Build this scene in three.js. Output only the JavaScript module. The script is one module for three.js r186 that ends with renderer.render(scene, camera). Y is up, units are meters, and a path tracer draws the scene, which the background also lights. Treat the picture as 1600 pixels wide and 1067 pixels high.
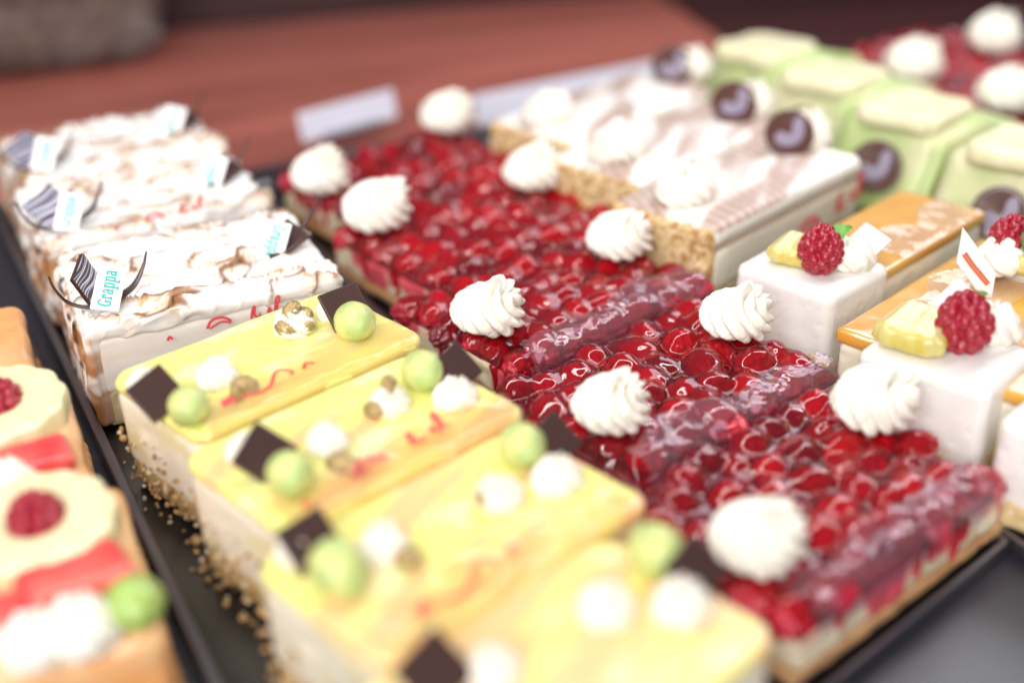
import * as THREE from 'three';
import { mergeGeometries, mergeVertices } from 'three/addons/utils/BufferGeometryUtils.js';
import { RoundedBoxGeometry } from 'three/addons/geometries/RoundedBoxGeometry.js';
import { ImprovedNoise } from 'three/addons/math/ImprovedNoise.js';
import { RectAreaLightUniformsLib } from 'three/addons/lights/RectAreaLightUniformsLib.js';

// ------------------------------------------------------------------ camera, light, exposure
const scene = new THREE.Scene();
const camera = new THREE.PerspectiveCamera(29.87, 1600 / 1067, 0.02, 12);
camera.position.set(-0.20514, 0.27882, 0.4206);
camera.up.set(0.23238, 0.88256, -0.40877);
camera.lookAt(-0.20514 + 0.38706, 0.27882 - 0.46947, 0.4206 - 0.79359);
camera.focus = 0.52;
camera.userData.fStop = 2.5;
const renderer = new THREE.WebGLRenderer({ antialias: true });
renderer.toneMapping = THREE.LinearToneMapping;
renderer.toneMappingExposure = 0.85;
renderer.shadowMap.enabled = true;
scene.background = new THREE.Color().setRGB(0.3, 0.285, 0.32);   // even light of the shop round the counter
RectAreaLightUniformsLib.init();

const D2R = Math.PI / 180, V3 = (x, y, z) => new THREE.Vector3(x, y, z);
const lin = (r, g, b) => new THREE.Color().setRGB(r, g, b);
const used = {};
const numbered = (n) => { const k = used[n] = (used[n] ?? -1) + 1; return k ? `${n}_${String(k).padStart(3, '0')}` : n; };
function tag(o, label, category, group, kind) {
  o.userData = { label, category };
  if (group) o.userData.group = group;
  if (kind) o.userData.kind = kind;
  return o;
}
function thing(name, label, category, [x, y, z] = [0, 0, 0], turn = 0, group, kind) {
  const o = new THREE.Group(); o.name = numbered(name); scene.add(o);
  o.position.set(x, y, z); o.rotation.y = turn;
  return tag(o, label, category, group, kind);
}
function part(parent, name, geo, mat, pos, rot, scale) {
  const m = new THREE.Mesh(geo, mat); m.name = name; m.castShadow = m.receiveShadow = true;
  if (pos) m.position.set(...pos);
  if (rot) m.rotation.set(...rot);
  if (scale) typeof scale === 'number' ? m.scale.setScalar(scale) : m.scale.set(...scale);
  parent.add(m);
  return m;
}
function structure(name, geo, mat, label, category) {
  const m = part(scene, numbered(name), geo, mat);
  m.userData = { kind: 'structure', label, category };
  return m;
}

// lamps over the counter: a long LED strip just above the cakes and a wider shop lamp behind it
function lamp(name, label, w, d, pos, towards, color, intensity, glow) {
  const t = thing(name, label, 'lamp', pos);
  t.lookAt(...towards);
  part(t, 'housing', new RoundedBoxGeometry(w + 0.02, d + 0.02, 0.02, 2, 0.004), new THREE.MeshStandardMaterial({ color: 0x888a90, roughness: 0.5, metalness: 0.6 }), [0, 0, -0.012]);
  part(t, 'diffuser', new THREE.BoxGeometry(w, d, 0.003), new THREE.MeshStandardMaterial({ color: 0xffffff, emissive: color, emissiveIntensity: glow }), [0, 0, 0.001]);
  const l = new THREE.RectAreaLight(color, intensity, w, d);
  t.updateMatrixWorld();
  const p = V3(...pos), dir = V3(...towards).sub(p).normalize();
  l.position.copy(p.clone().addScaledVector(dir, 0.006)); l.lookAt(...towards);
  scene.add(l);
}
lamp('led_strip_lamp', 'long white LED strip lamp above the cakes', 1.5, 0.035, [0.06, 0.46, -0.07], [0.06, 0, -0.07], lin(1, 0.97, 0.94), 15, 8);
lamp('panel_lamp', 'cool white shop lamp high above the counter', 0.55, 0.34, [0.72, 0.62, -0.36], [0.1, 0, -0.02], lin(0.86, 0.9, 1), 4, 1.6);

lamp('ceiling_lamp', 'broad soft shop lamp behind the photographer', 1.1, 0.8, [-0.75, 0.85, 1.0], [0.02, 0, -0.05], lin(1, 0.97, 0.96), 8, 3);

// ------------------------------------------------------------------ helpers
function rng(seed) { let a = seed >>> 0; return () => { a = a + 0x6D2B79F5 | 0; let t = Math.imul(a ^ a >>> 15, 1 | a); t = t + Math.imul(t ^ t >>> 7, 61 | t) ^ t; return ((t ^ t >>> 14) >>> 0) / 4294967296; }; }
const pn = new ImprovedNoise();
const noise = (x, y, z) => pn.noise(x + 131.7, y + 57.3, z + 211.1);
const fbm = (x, y, z, o = 4) => { let s = 0, a = 1, t = 0; for (let i = 0; i < o; i++) { s += a * noise(x, y, z); t += a; a *= 0.5; x *= 2.03; y *= 2.03; z *= 2.03; } return s / t; };
const ridged = (x, y, z) => 1 - Math.abs(noise(x, y, z)) * 2;
const clamp = (x, a = 0, b = 1) => Math.min(b, Math.max(a, x));
const smooth = (a, b, x) => { const t = clamp((x - a) / (b - a)); return t * t * (3 - 2 * t); };
const mix3 = (a, b, t) => [a[0] + (b[0] - a[0]) * t, a[1] + (b[1] - a[1]) * t, a[2] + (b[2] - a[2]) * t];
function paint(g, fn) {
  const p = g.attributes.position, n = g.attributes.normal, c = new Float32Array(p.count * 3);
  for (let i = 0; i < p.count; i++) c.set(fn([p.getX(i), p.getY(i), p.getZ(i)], [n.getX(i), n.getY(i), n.getZ(i)], i), i * 3);
  g.setAttribute('color', new THREE.BufferAttribute(c, 3));
  return g;
}
/** A block with rounded edges standing on y = 0, split into cells, pushed out by disp(p, n) and coloured by color(p, n). */
function softBlock(w, h, d, r, cell, disp, color, rc = 0) {
  const nx = Math.max(2, Math.round(w / cell)), ny = Math.max(2, Math.round(h / cell)), nz = Math.max(2, Math.round(d / cell));
  let g = new THREE.BoxGeometry(w, h, d, nx, ny, nz);
  g.deleteAttribute('uv'); g.deleteAttribute('normal');
  g = mergeVertices(g, 1e-5);
  const p = g.attributes.position, nn = [];
  const rr = typeof r === 'function' ? r : () => r;
  for (let i = 0; i < p.count; i++) {
    const x = p.getX(i), y = p.getY(i), z = p.getZ(i), R = rr(x, y, z);
    const cx = clamp(x, -w / 2 + R, w / 2 - R), cy = clamp(y, -h / 2 + R, h / 2 - R), cz = clamp(z, -d / 2 + R, d / 2 - R);
    let vx = x - cx, vy = y - cy, vz = z - cz; const l = Math.hypot(vx, vy, vz) || 1; vx /= l; vy /= l; vz /= l;
    let X = cx + vx * R, Y = cy + vy * R + h / 2, Z = cz + vz * R;
    if (rc) { const dx = Math.abs(X) - (w / 2 - rc), dz = Math.abs(Z) - (d / 2 - rc); if (dx > 0 && dz > 0) { const k = Math.max(dx, dz) / Math.hypot(dx, dz); X = Math.sign(X) * (w / 2 - rc + dx * k); Z = Math.sign(Z) * (d / 2 - rc + dz * k); } }
    if (disp) { const a = disp([X, Y, Z], [vx, vy, vz]); if (Array.isArray(a)) { X += a[0]; Y += a[1]; Z += a[2]; } else { X += vx * a; Y += vy * a; Z += vz * a; } }
    p.setXYZ(i, X, Y, Z); nn.push([vx, vy, vz]);
  }
  g.computeVertexNormals();
  if (color) paint(g, (q, n, i) => color(q, nn[i]));
  return g;
}
const std = (o) => new THREE.MeshPhysicalMaterial(o);
const VC = (o = {}) => std({ vertexColors: true, roughness: 0.6, ...o });

const M = {
  cream: std({ color: lin(0.87, 0.835, 0.735), roughness: 0.55, sheen: 0.2 }),
  creamOld: std({ color: lin(0.83, 0.79, 0.68), roughness: 0.55 }),
  choc: std({ color: lin(0.05, 0.022, 0.018), roughness: 0.32, clearcoat: 0.3, clearcoatRoughness: 0.35 }),
  chocGloss: std({ color: lin(0.085, 0.03, 0.022), roughness: 0.22, clearcoat: 0.6, clearcoatRoughness: 0.15 }),
  chocFilm: std({ color: lin(0.26, 0.22, 0.3), roughness: 0.3 }),
  white: std({ color: lin(0.86, 0.85, 0.84), roughness: 0.4 }),
  red: std({ color: lin(0.68, 0.06, 0.075), roughness: 0.5 }),
  nut: std({ color: lin(0.42, 0.3, 0.13), roughness: 0.38, metalness: 0.35 }),
  mint: std({ color: lin(0.16, 0.44, 0.09), roughness: 0.5 }),
  vc: VC(), vcWet: VC({ roughness: 0.35, clearcoat: 0.9, clearcoatRoughness: 0.08 }), vcSatin: VC({ roughness: 0.42 }), vcRough: VC({ roughness: 0.85 }),
  film: std({ color: lin(0.82, 0.7, 0.82), transmission: 0.945, roughness: 0.1, ior: 1.5, thickness: 0, side: THREE.DoubleSide }),
  clearFilm: std({ color: lin(0.95, 0.94, 0.93), transmission: 0.88, roughness: 0.1, ior: 1.5, thickness: 0, side: THREE.DoubleSide }),
  creamFilm: std({ color: lin(0.95, 0.84, 0.66), transmission: 0.9, roughness: 0.2, ior: 1.5, thickness: 0, side: THREE.DoubleSide }),
  jelly: std({ color: lin(0.17, 0.004, 0.012), roughness: 0.25, clearcoat: 0.6 }),
  glaze: std({ color: lin(0.75, 0.08, 0.16), transmission: 0.97, roughness: 0.035, ior: 1.5, thickness: 0, side: THREE.DoubleSide }),
  trayBlack: std({ color: lin(0.012, 0.012, 0.014), roughness: 0.28, metalness: 0.2, clearcoat: 0.5, clearcoatRoughness: 0.2 }),
  steel: std({ color: lin(0.3, 0.29, 0.31), roughness: 0.3, metalness: 0.9 }),
};

// ------------------------------------------------------------------ shared shapes
/** Whipped cream piped with a star nozzle: twisted lobes round an axis that leans to the side where the nozzle was pulled off. */
function rosetteGeo(seed, { lobes = 8, twist = 1.5, tilt = 0.75, seg = 128, rings = 56, amp = 0.34, flat = 0.62 } = {}) {
  const g = new THREE.SphereGeometry(1, seg, rings), p = g.attributes.position, R = rng(seed), o = R() * 50;
  g.deleteAttribute('uv');
  const q = new THREE.Quaternion().setFromAxisAngle(V3(0, 0, 1), -tilt), v = V3();
  for (let i = 0; i < p.count; i++) {
    v.fromBufferAttribute(p, i).normalize();
    const phi = Math.acos(clamp(v.y, -1, 1)), th = Math.atan2(v.z, v.x);
    const a = lobes / 2 * (th + twist * Math.pow(phi, 0.8) + 0.12 * noise(phi * 1.5, o, Math.cos(th)));
    let s = ((a / Math.PI) % 1 + 1) % 1;                          // saw-like lobe: a rounded back and an undercut front
    s = s < 0.66 ? Math.sin(s / 0.66 * Math.PI / 2) : Math.cos((s - 0.66) / 0.34 * Math.PI / 2);
    s = Math.pow(Math.max(0, s), 0.7);
    const li = ((Math.floor(a / Math.PI) % lobes) + lobes) % lobes;
    let r = 0.93 + amp * (0.85 + 0.5 * Math.exp(-phi * phi * 2)) * (s * (1 + 0.6 * noise(li * 3.37, o, 1)) - 0.6);
    r += 0.07 * fbm(v.x * 2 + o, v.y * 2, v.z * 2, 2);
    const fin = Math.exp(-Math.pow((phi - 0.34) / 0.17, 2));      // torn teeth where the nozzle came off
    r += fin * (0.3 * s * (0.6 + 0.8 * (noise(li * 7.13, o, 4) + 0.4)) - 0.06) - 0.3 * Math.exp(-Math.pow(phi / 0.16, 2));
    r += 0.022 * noise(v.x * 11 + o, v.y * 11, v.z * 11) * (0.4 + s) + 0.011 * noise(v.x * 30, v.y * 30 + o, v.z * 30);
    v.multiplyScalar(r).applyQuaternion(q);
    v.y = v.y > 0 ? v.y * 0.8 : v.y * 0.55;
    v.y += flat * 0.55;
    if (v.y < 0) v.y *= 0.35;
    p.setXYZ(i, v.x, v.y, v.z);
  }
  const m = mergeVertices(g, 1e-5); m.computeVertexNormals(); return m;
}
const ROS = [1, 2, 3, 4].map((s) => rosetteGeo(s * 7, { lobes: 7 + s % 2, twist: 1.9 + 0.3 * (s % 3), tilt: 0.34 + 0.1 * (s % 3) }));
const ROSLOW = [5, 6].map((s) => rosetteGeo(s * 7, { lobes: 7, twist: 1.2, tilt: 0.25, seg: 72, rings: 32, amp: 0.16 }));
const KISS = rosetteGeo(91, { lobes: 8, twist: 0.9, tilt: 0.12, seg: 72, rings: 36, amp: 0.2 });

/** A raspberry: drupelets round a blunt cone, hollow end down. */
function berryGeo(seed, seg = 40, rings = 30, n = 64, deep = 0.19) {
  const g = new THREE.SphereGeometry(1, seg, rings); g.deleteAttribute('uv');
  const p = g.attributes.position, R = rng(seed), C = [];
  for (let i = 0; i < n; i++) { const y = 1 - 2 * (i + 0.5) / n, a = i * 2.399963 + (R() - 0.5) * 0.45, s = Math.sqrt(1 - y * y); C.push([s * Math.cos(a), y, s * Math.sin(a)]); }
  const rad = 2.05 / Math.sqrt(n);
  for (let i = 0; i < p.count; i++) {
    const x = p.getX(i), y = p.getY(i), z = p.getZ(i); let best = 9;
    for (const c of C) { const d = (x - c[0]) ** 2 + (y - c[1]) ** 2 + (z - c[2]) ** 2; if (d < best) best = d; }
    const b = Math.sqrt(Math.max(0, 1 - best / (rad * rad)));
    const taper = y > 0 ? 1 - 0.26 * y * y : 1 + 0.03 * y;
    const r = 1 - deep + deep * b + 0.03 * noise(x * 1.7 + seed, y * 1.7, z * 1.7);
    p.setXYZ(i, x * r * taper, y * r * (y > 0 ? 1.12 : 0.92), z * r * taper);
  }
  const m = mergeVertices(g, 1e-5); m.computeVertexNormals(); return m;
}
const BERRY = [11, 12, 13].map((s) => berryGeo(s, 44, 34, 40 + s));
const FRESH = berryGeo(21, 88, 64, 66, 0.27);
const berryMat = [[0.54, 0.013, 0.04], [0.47, 0.01, 0.034], [0.6, 0.018, 0.05], [0.36, 0.007, 0.026], [0.18, 0.006, 0.016]].map((c) => std({ color: lin(...c), roughness: 0.36, clearcoat: 0.6, clearcoatRoughness: 0.12 }));
const freshMat = std({ color: lin(0.36, 0.008, 0.03), roughness: 0.33, clearcoat: 0.35, clearcoatRoughness: 0.2, sheen: 0.12, sheenColor: lin(0.9, 0.5, 0.55), sheenRoughness: 0.4 });

function eggGeo(seed) {
  const g = new THREE.SphereGeometry(1, 48, 36); g.deleteAttribute('uv');
  const p = g.attributes.position;
  for (let i = 0; i < p.count; i++) { const x = p.getX(i), y = p.getY(i), z = p.getZ(i), r = 1 + 0.014 * noise(x * 9 + seed, y * 9, z * 9) + 0.05 * noise(x * 1.6, y * 1.6 + seed, z * 1.6); p.setXYZ(i, x * r * (1 - 0.1 * y), y * 1.22 * r, z * r * (1 - 0.1 * y)); }
  const m = mergeVertices(g, 1e-5); m.computeVertexNormals();
  // sprayed sugar shell: yellow with drifting green blotches and specks
  return paint(m, ([x, y, z]) => mix3([0.63, 0.66, 0.24], [0.45, 0.57, 0.2], smooth(-0.12, 0.25, 0.9 * noise(x * 1.1 + seed, y * 1.1, z * 1.1 + 2) + 0.3 * noise(x * 12, y * 12, z * 12 + seed) + 0.15 * noise(x * 34, y * 34, z * 34))));
}
const EGG = eggGeo(3);
const SQUARE = new RoundedBoxGeometry(0.019, 0.0022, 0.019, 2, 0.0005);
function lumpGeo(seed, wr = 0.16) {
  const g = new THREE.SphereGeometry(1, 28, 20); g.deleteAttribute('uv');
  const p = g.attributes.position;
  for (let i = 0; i < p.count; i++) { const x = p.getX(i), y = p.getY(i), z = p.getZ(i), r = 1 + wr * ridged(x * 2.6 + seed, y * 2.6, z * 2.6) - wr + 0.1 * noise(x * 5, y * 5 + seed, z * 5); p.setXYZ(i, x * r * 1.35, y * r * 0.8, z * r); }
  const m = mergeVertices(g, 1e-5); m.computeVertexNormals(); return m;
}
const NUT = [1, 2, 3].map((s) => lumpGeo(s * 3.1));
/** A flat strip that follows points in its own plane (for printed strokes) or a round tapered strand. */
function strand(points, r0, r1, seg = 40, sides = 8) {
  const curve = new THREE.CatmullRomCurve3(points.map((p) => V3(...p))), g = new THREE.TubeGeometry(curve, seg, 1, sides, false), p = g.attributes.position;
  for (let i = 0; i <= seg; i++) { const c = curve.getPointAt(i / seg), r = r0 + (r1 - r0) * i / seg; for (let j = 0; j <= sides; j++) { const k = i * (sides + 1) + j; p.setXYZ(k, c.x + (p.getX(k) - c.x) * r, c.y + (p.getY(k) - c.y) * r, c.z + (p.getZ(k) - c.z) * r); } }
  g.deleteAttribute('uv'); g.computeVertexNormals(); return g;
}
/** Red script print on a film: unreadable joined strokes, laid in the x-y plane. */
function printGeo(variant, s = 1) {
  const L = variant === 0
    ? [[[-22, 0], [-21, 1.4], [-20, 0]], [[-6, 1], [-4, 4], [0, 4.6], [3, 3], [4, 1.4], [0, 2.6], [-5, 0.8]], [[12, 1], [13.4, 5.4], [14.2, 6.2], [13.6, 2], [15, 1], [16, 2.5]], [[19, 1.8], [20, 4], [20.6, 1.6], [22, 1.6]], [[22, 2], [23.6, 8], [24.6, 8], [23, 2.4], [24.4, 1.6]]]
    : [[[-12, 2], [-9, 0.6], [-4, 1], [-1, 3.6], [1.5, 5.6], [4, 4.6], [5, 2], [3.6, 2.4]], [[-18, 1], [-16.6, 4], [-16, 1], [-14.8, 4.4], [-14, 1.2]], [[8, 2], [10, 3.6], [12, 2.2]]];
  const gs = L.map((l, i) => { const g = strand(l.map(([x, y]) => [x * 0.0013 * s, y * 0.0013 * s, 0]), 0.0009 * s, 0.0006 * s, 22, 6); return g; });
  const g = mergeGeometries(gs); g.scale(1, 1, 0.12); g.computeVertexNormals(); return g;
}
const PRINT = [printGeo(0), printGeo(1)];
const printed = (t, ...a) => { part(t, 'red_print', ...a).userData.kind = 'stuff'; };
function canvasTexture(w, h, draw) {
  const c = document.createElement('canvas'); c.width = w; c.height = h; draw(c.getContext('2d'), w, h);
  const t = new THREE.CanvasTexture(c); t.colorSpace = THREE.SRGBColorSpace; t.magFilter = THREE.LinearFilter; return t;
}
function filmGeo(w, profile, lift, wob = 0.0006, seed = 0, vary = 0, nx = 90) {
  // profile: [[dz, y], ...] from the foot to the free edge; lift(x, z) keeps the sheet above what lies under it
  const curve = new THREE.CatmullRomCurve3(profile.map(([z, y]) => V3(0, y, z)), false, 'centripetal'), nt = 46, pos = [], idx = [];
  for (let j = 0; j <= nt; j++) {
    const c = curve.getPointAt(j / nt);
    for (let i = 0; i <= nx; i++) {
      const x = (i / nx - 0.5) * w, free = j / nt;
      const reach = vary ? 1 - vary + 2 * vary * clamp(0.5 + 1.1 * fbm(x * 24 + seed, seed, 0.5, 2)) : 1, f0 = profile[0][0];
      let z = f0 + (c.z - f0) * reach + wob * 3 * free * fbm(x * 45 + seed, free * 2, seed) * 2, y = c.y + wob * 4 * free * fbm(x * 70, free * 3 + seed, 4.2 + seed);
      if (lift) { const l = lift(x, z); if (l !== null && y < l + 0.0007) y = l + 0.0007 + 0.25 * Math.max(0, 0); }
      pos.push(x, y, z);
    }
  }
  for (let j = 0; j < nt; j++) for (let i = 0; i < nx; i++) { const a = j * (nx + 1) + i, b = a + nx + 1; idx.push(a, a + 1, b, b, a + 1, b + 1); }
  const g = new THREE.BufferGeometry(); g.setAttribute('position', new THREE.Float32BufferAttribute(pos, 3)); g.setIndex(idx); g.computeVertexNormals(); return g;
}
function leafGeo(len, wid) {
  const nu = 16, nv = 10, pos = [], idx = [];
  for (let i = 0; i <= nu; i++) for (let j = 0; j <= nv; j++) {
    const u = i / nu, v = j / nv * 2 - 1, w = wid * Math.pow(Math.sin(Math.PI * Math.pow(u, 0.8)), 0.8) * (1 + 0.09 * Math.sin(u * 40));
    pos.push(u * len, len * 0.22 * Math.sin(u * 2.4) + Math.abs(v) * wid * 0.35 + 0.0003 * Math.sin(u * 34 - Math.abs(v) * 5), v * w);
  }
  for (let i = 0; i < nu; i++) for (let j = 0; j < nv; j++) { const a = i * (nv + 1) + j, b = a + nv + 1; idx.push(a, a + 1, b, b, a + 1, b + 1); }
  const g = new THREE.BufferGeometry(); g.setAttribute('position', new THREE.Float32BufferAttribute(pos, 3)); g.setIndex(idx); g.computeVertexNormals();
  return g;
}
const LEAF = leafGeo(0.02, 0.0055);
function crumbs(parent, seed, n, place, mat, s0 = 0.0006, s1 = 0.0018) {
  const R = rng(seed), base = [0, 1, 2].map((k) => { const g = new THREE.IcosahedronGeometry(1, 0); const p = g.attributes.position; for (let i = 0; i < p.count; i++) { const r = 1 + 0.5 * noise(p.getX(i) * 2 + k * 9, p.getY(i) * 2, p.getZ(i) * 2); p.setXYZ(i, p.getX(i) * r, p.getY(i) * r, p.getZ(i) * r); } g.deleteAttribute('uv'); g.computeVertexNormals(); return g; });
  const out = [], m = new THREE.Matrix4(), e = new THREE.Euler();
  for (let i = 0; i < n; i++) {
    const [x, y, z] = place(R), s = s0 + (s1 - s0) * R() * R();
    m.makeRotationFromEuler(e.set(R() * 6, R() * 6, R() * 6)).scale(V3(s, s * (0.6 + 0.5 * R()), s)).setPosition(x, y, z);
    const g = base[i % 3].clone().applyMatrix4(m), k = 0.55 + 0.75 * R(), c = new Float32Array(g.attributes.position.count * 3);
    const col = R() < 0.25 ? [0.62, 0.5, 0.33] : [0.42 * k, 0.25 * k, 0.1 * k];
    for (let j = 0; j < c.length; j += 3) c.set(col, j);
    g.setAttribute('color', new THREE.BufferAttribute(c, 3)); out.push(g);
  }
  const o = part(parent, 'crumbs', mergeGeometries(out), mat ?? M.vcRough); o.userData.kind = 'stuff'; return o;
}
const sponge = (c0, c1, f = 300) => [
  ([x, y, z]) => -0.0009 * smooth(0.1, 0.5, noise(x * f, y * f, z * f)) + 0.0005 * fbm(x * 120, y * 120, z * 120, 2),
  ([x, y, z]) => mix3(c0, c1, clamp(0.5 + 0.9 * fbm(x * 160, y * 160, z * 160, 3)))];

// ------------------------------------------------------------------ the counter and what lies behind the cakes
{
  const wood = ([x, y, z]) => { const g = fbm(x * 2.2, y * 30, z * 26, 4), f = fbm(x * 14, 3, z * 160, 3); return mix3([0.55, 0.165, 0.12], [0.33, 0.09, 0.065], clamp(0.5 + g * 1.8 + f * 0.6)); };
  const c = new THREE.BoxGeometry(2.0, 0.03, 0.73, 130, 1, 220); c.translate(-0.58, -0.03, 0);
  c.rotateY(-14 * D2R); c.translate(0.0, -0.002, -0.42);
  paint(c, wood);
  structure('counter_ledge', c, VC({ roughness: 0.38, clearcoat: 0.35, clearcoatRoughness: 0.3 }), 'reddish brown varnished wooden ledge behind the cakes', 'counter');
  const f = new THREE.BoxGeometry(3, 0.03, 1.25); f.translate(0, -0.0192, 0.275);
  structure('counter_top', f, std({ color: lin(0.022, 0.022, 0.03), roughness: 0.42, ior: 1.5, clearcoat: 0.3, clearcoatRoughness: 0.35 }), 'black glossy counter top under the cake trays', 'counter');
  const bs = new THREE.BoxGeometry(3.4, 0.02, 1.2); bs.translate(0.2, -0.06, -0.7);
  structure('floor', bs, std({ color: lin(0.075, 0.022, 0.022), roughness: 0.5 }), 'dark maroon surface beside the wooden ledge', 'surface');
  const w = new THREE.BoxGeometry(3.4, 0.3, 0.04, 80, 12, 1); w.rotateY(-14 * D2R); w.translate(0.095, 0.1, -0.806);
  paint(w, ([x, y, z]) => mix3([0.055, 0.014, 0.013], [0.03, 0.008, 0.012], clamp(0.5 + fbm(x * 5, y * 3, 1, 3))));
  structure('wall_back', w, VC({ roughness: 0.5 }), 'dark maroon panel behind the wooden ledge', 'wall');
  const k = part(scene, 'rough_block', softBlock(0.42, 0.17, 0.16, 0.03, 0.004, ([x, y, z]) => 0.006 * fbm(x * 40, y * 40, z * 40, 4) - 0.004 * smooth(0.72, 0.95, ridged(x * 24, y * 9, z * 9)),
    ([x, y, z]) => mix3(mix3([0.2, 0.145, 0.115], [0.085, 0.055, 0.048], clamp(0.5 + 1.4 * fbm(x * 60, y * 60, z * 60, 3))), [0.2, 0.2, 0.21], 0.6 * smooth(0.1, 0.35, fbm(x * 16 + 4, y * 8, z * 9, 2)))), M.vcRough, [-0.18, -0.017, -0.79], [0, -0.24, 0]);
  tag(k, 'blurred rough grey brown block on the ledge in the upper left corner', 'block');
}
/** A flat black tray with an upright rim; corners in order, metres. */
function tray(label, corners, rim = 0.006, mat = M.trayBlack, thick = 0.0024) {
  const t = thing('cake_tray', label, 'tray', [0, -0.004, 0]);
  const s = new THREE.Shape(corners.map(([x, z]) => new THREE.Vector2(x, -z)));
  const g = new THREE.ExtrudeGeometry(s, { depth: 0.002, bevelEnabled: false }); g.rotateX(-Math.PI / 2);
  part(t, 'plate', g, mat);
  const n = corners.length;
  for (let i = 0; i < n; i++) {
    const a = corners[i], b = corners[(i + 1) % n], L = Math.hypot(b[0] - a[0], b[1] - a[1]);
    const r = new RoundedBoxGeometry(L + thick, rim, thick, 2, 0.001);
    const o = part(t, 'rim', r, M.trayRim ?? mat, [(a[0] + b[0]) / 2, rim / 2 + 0.0005, (a[1] + b[1]) / 2], [0, -Math.atan2(b[1] - a[1], b[0] - a[0]), 0]);
  }
  return t;
}
M.trayRim = std({ color: lin(0.17, 0.16, 0.18), roughness: 0.3, metalness: 0.85 });
tray('black tray with a shiny rim under the yellow and flamed slices', [[-0.155, 0.30], [-0.168, -0.345], [-0.024, -0.345], [-0.021, 0.27]], 0.009, M.trayBlack, 0.0042);
tray('black tray under the raspberry slices', [[-0.018, 0.205], [-0.02, -0.296], [0.105, -0.318], [0.107, 0.171]], 0.006);
tray('black tray under the fruit slices with pineapple rings', [[-0.33, 0.30], [-0.33, -0.2], [-0.176, -0.2], [-0.161, 0.30]], 0.006);
tray('black tray under the marbled cream slices', [[0.109, -0.005], [0.109, -0.32], [0.245, -0.36], [0.245, -0.055]], 0.006);
tray('black tray under the mango slices with white caps', [[0.111, 0.205], [0.111, 0.0], [0.25, -0.045], [0.36, 0.05], [0.36, 0.205]], 0.006);
tray('dark brown tray under the green slices', [[0.251, 0.05], [0.251, -0.30], [0.40, -0.33], [0.40, 0.05]], 0.006, std({ color: lin(0.05, 0.028, 0.02), roughness: 0.4 }));

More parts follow.
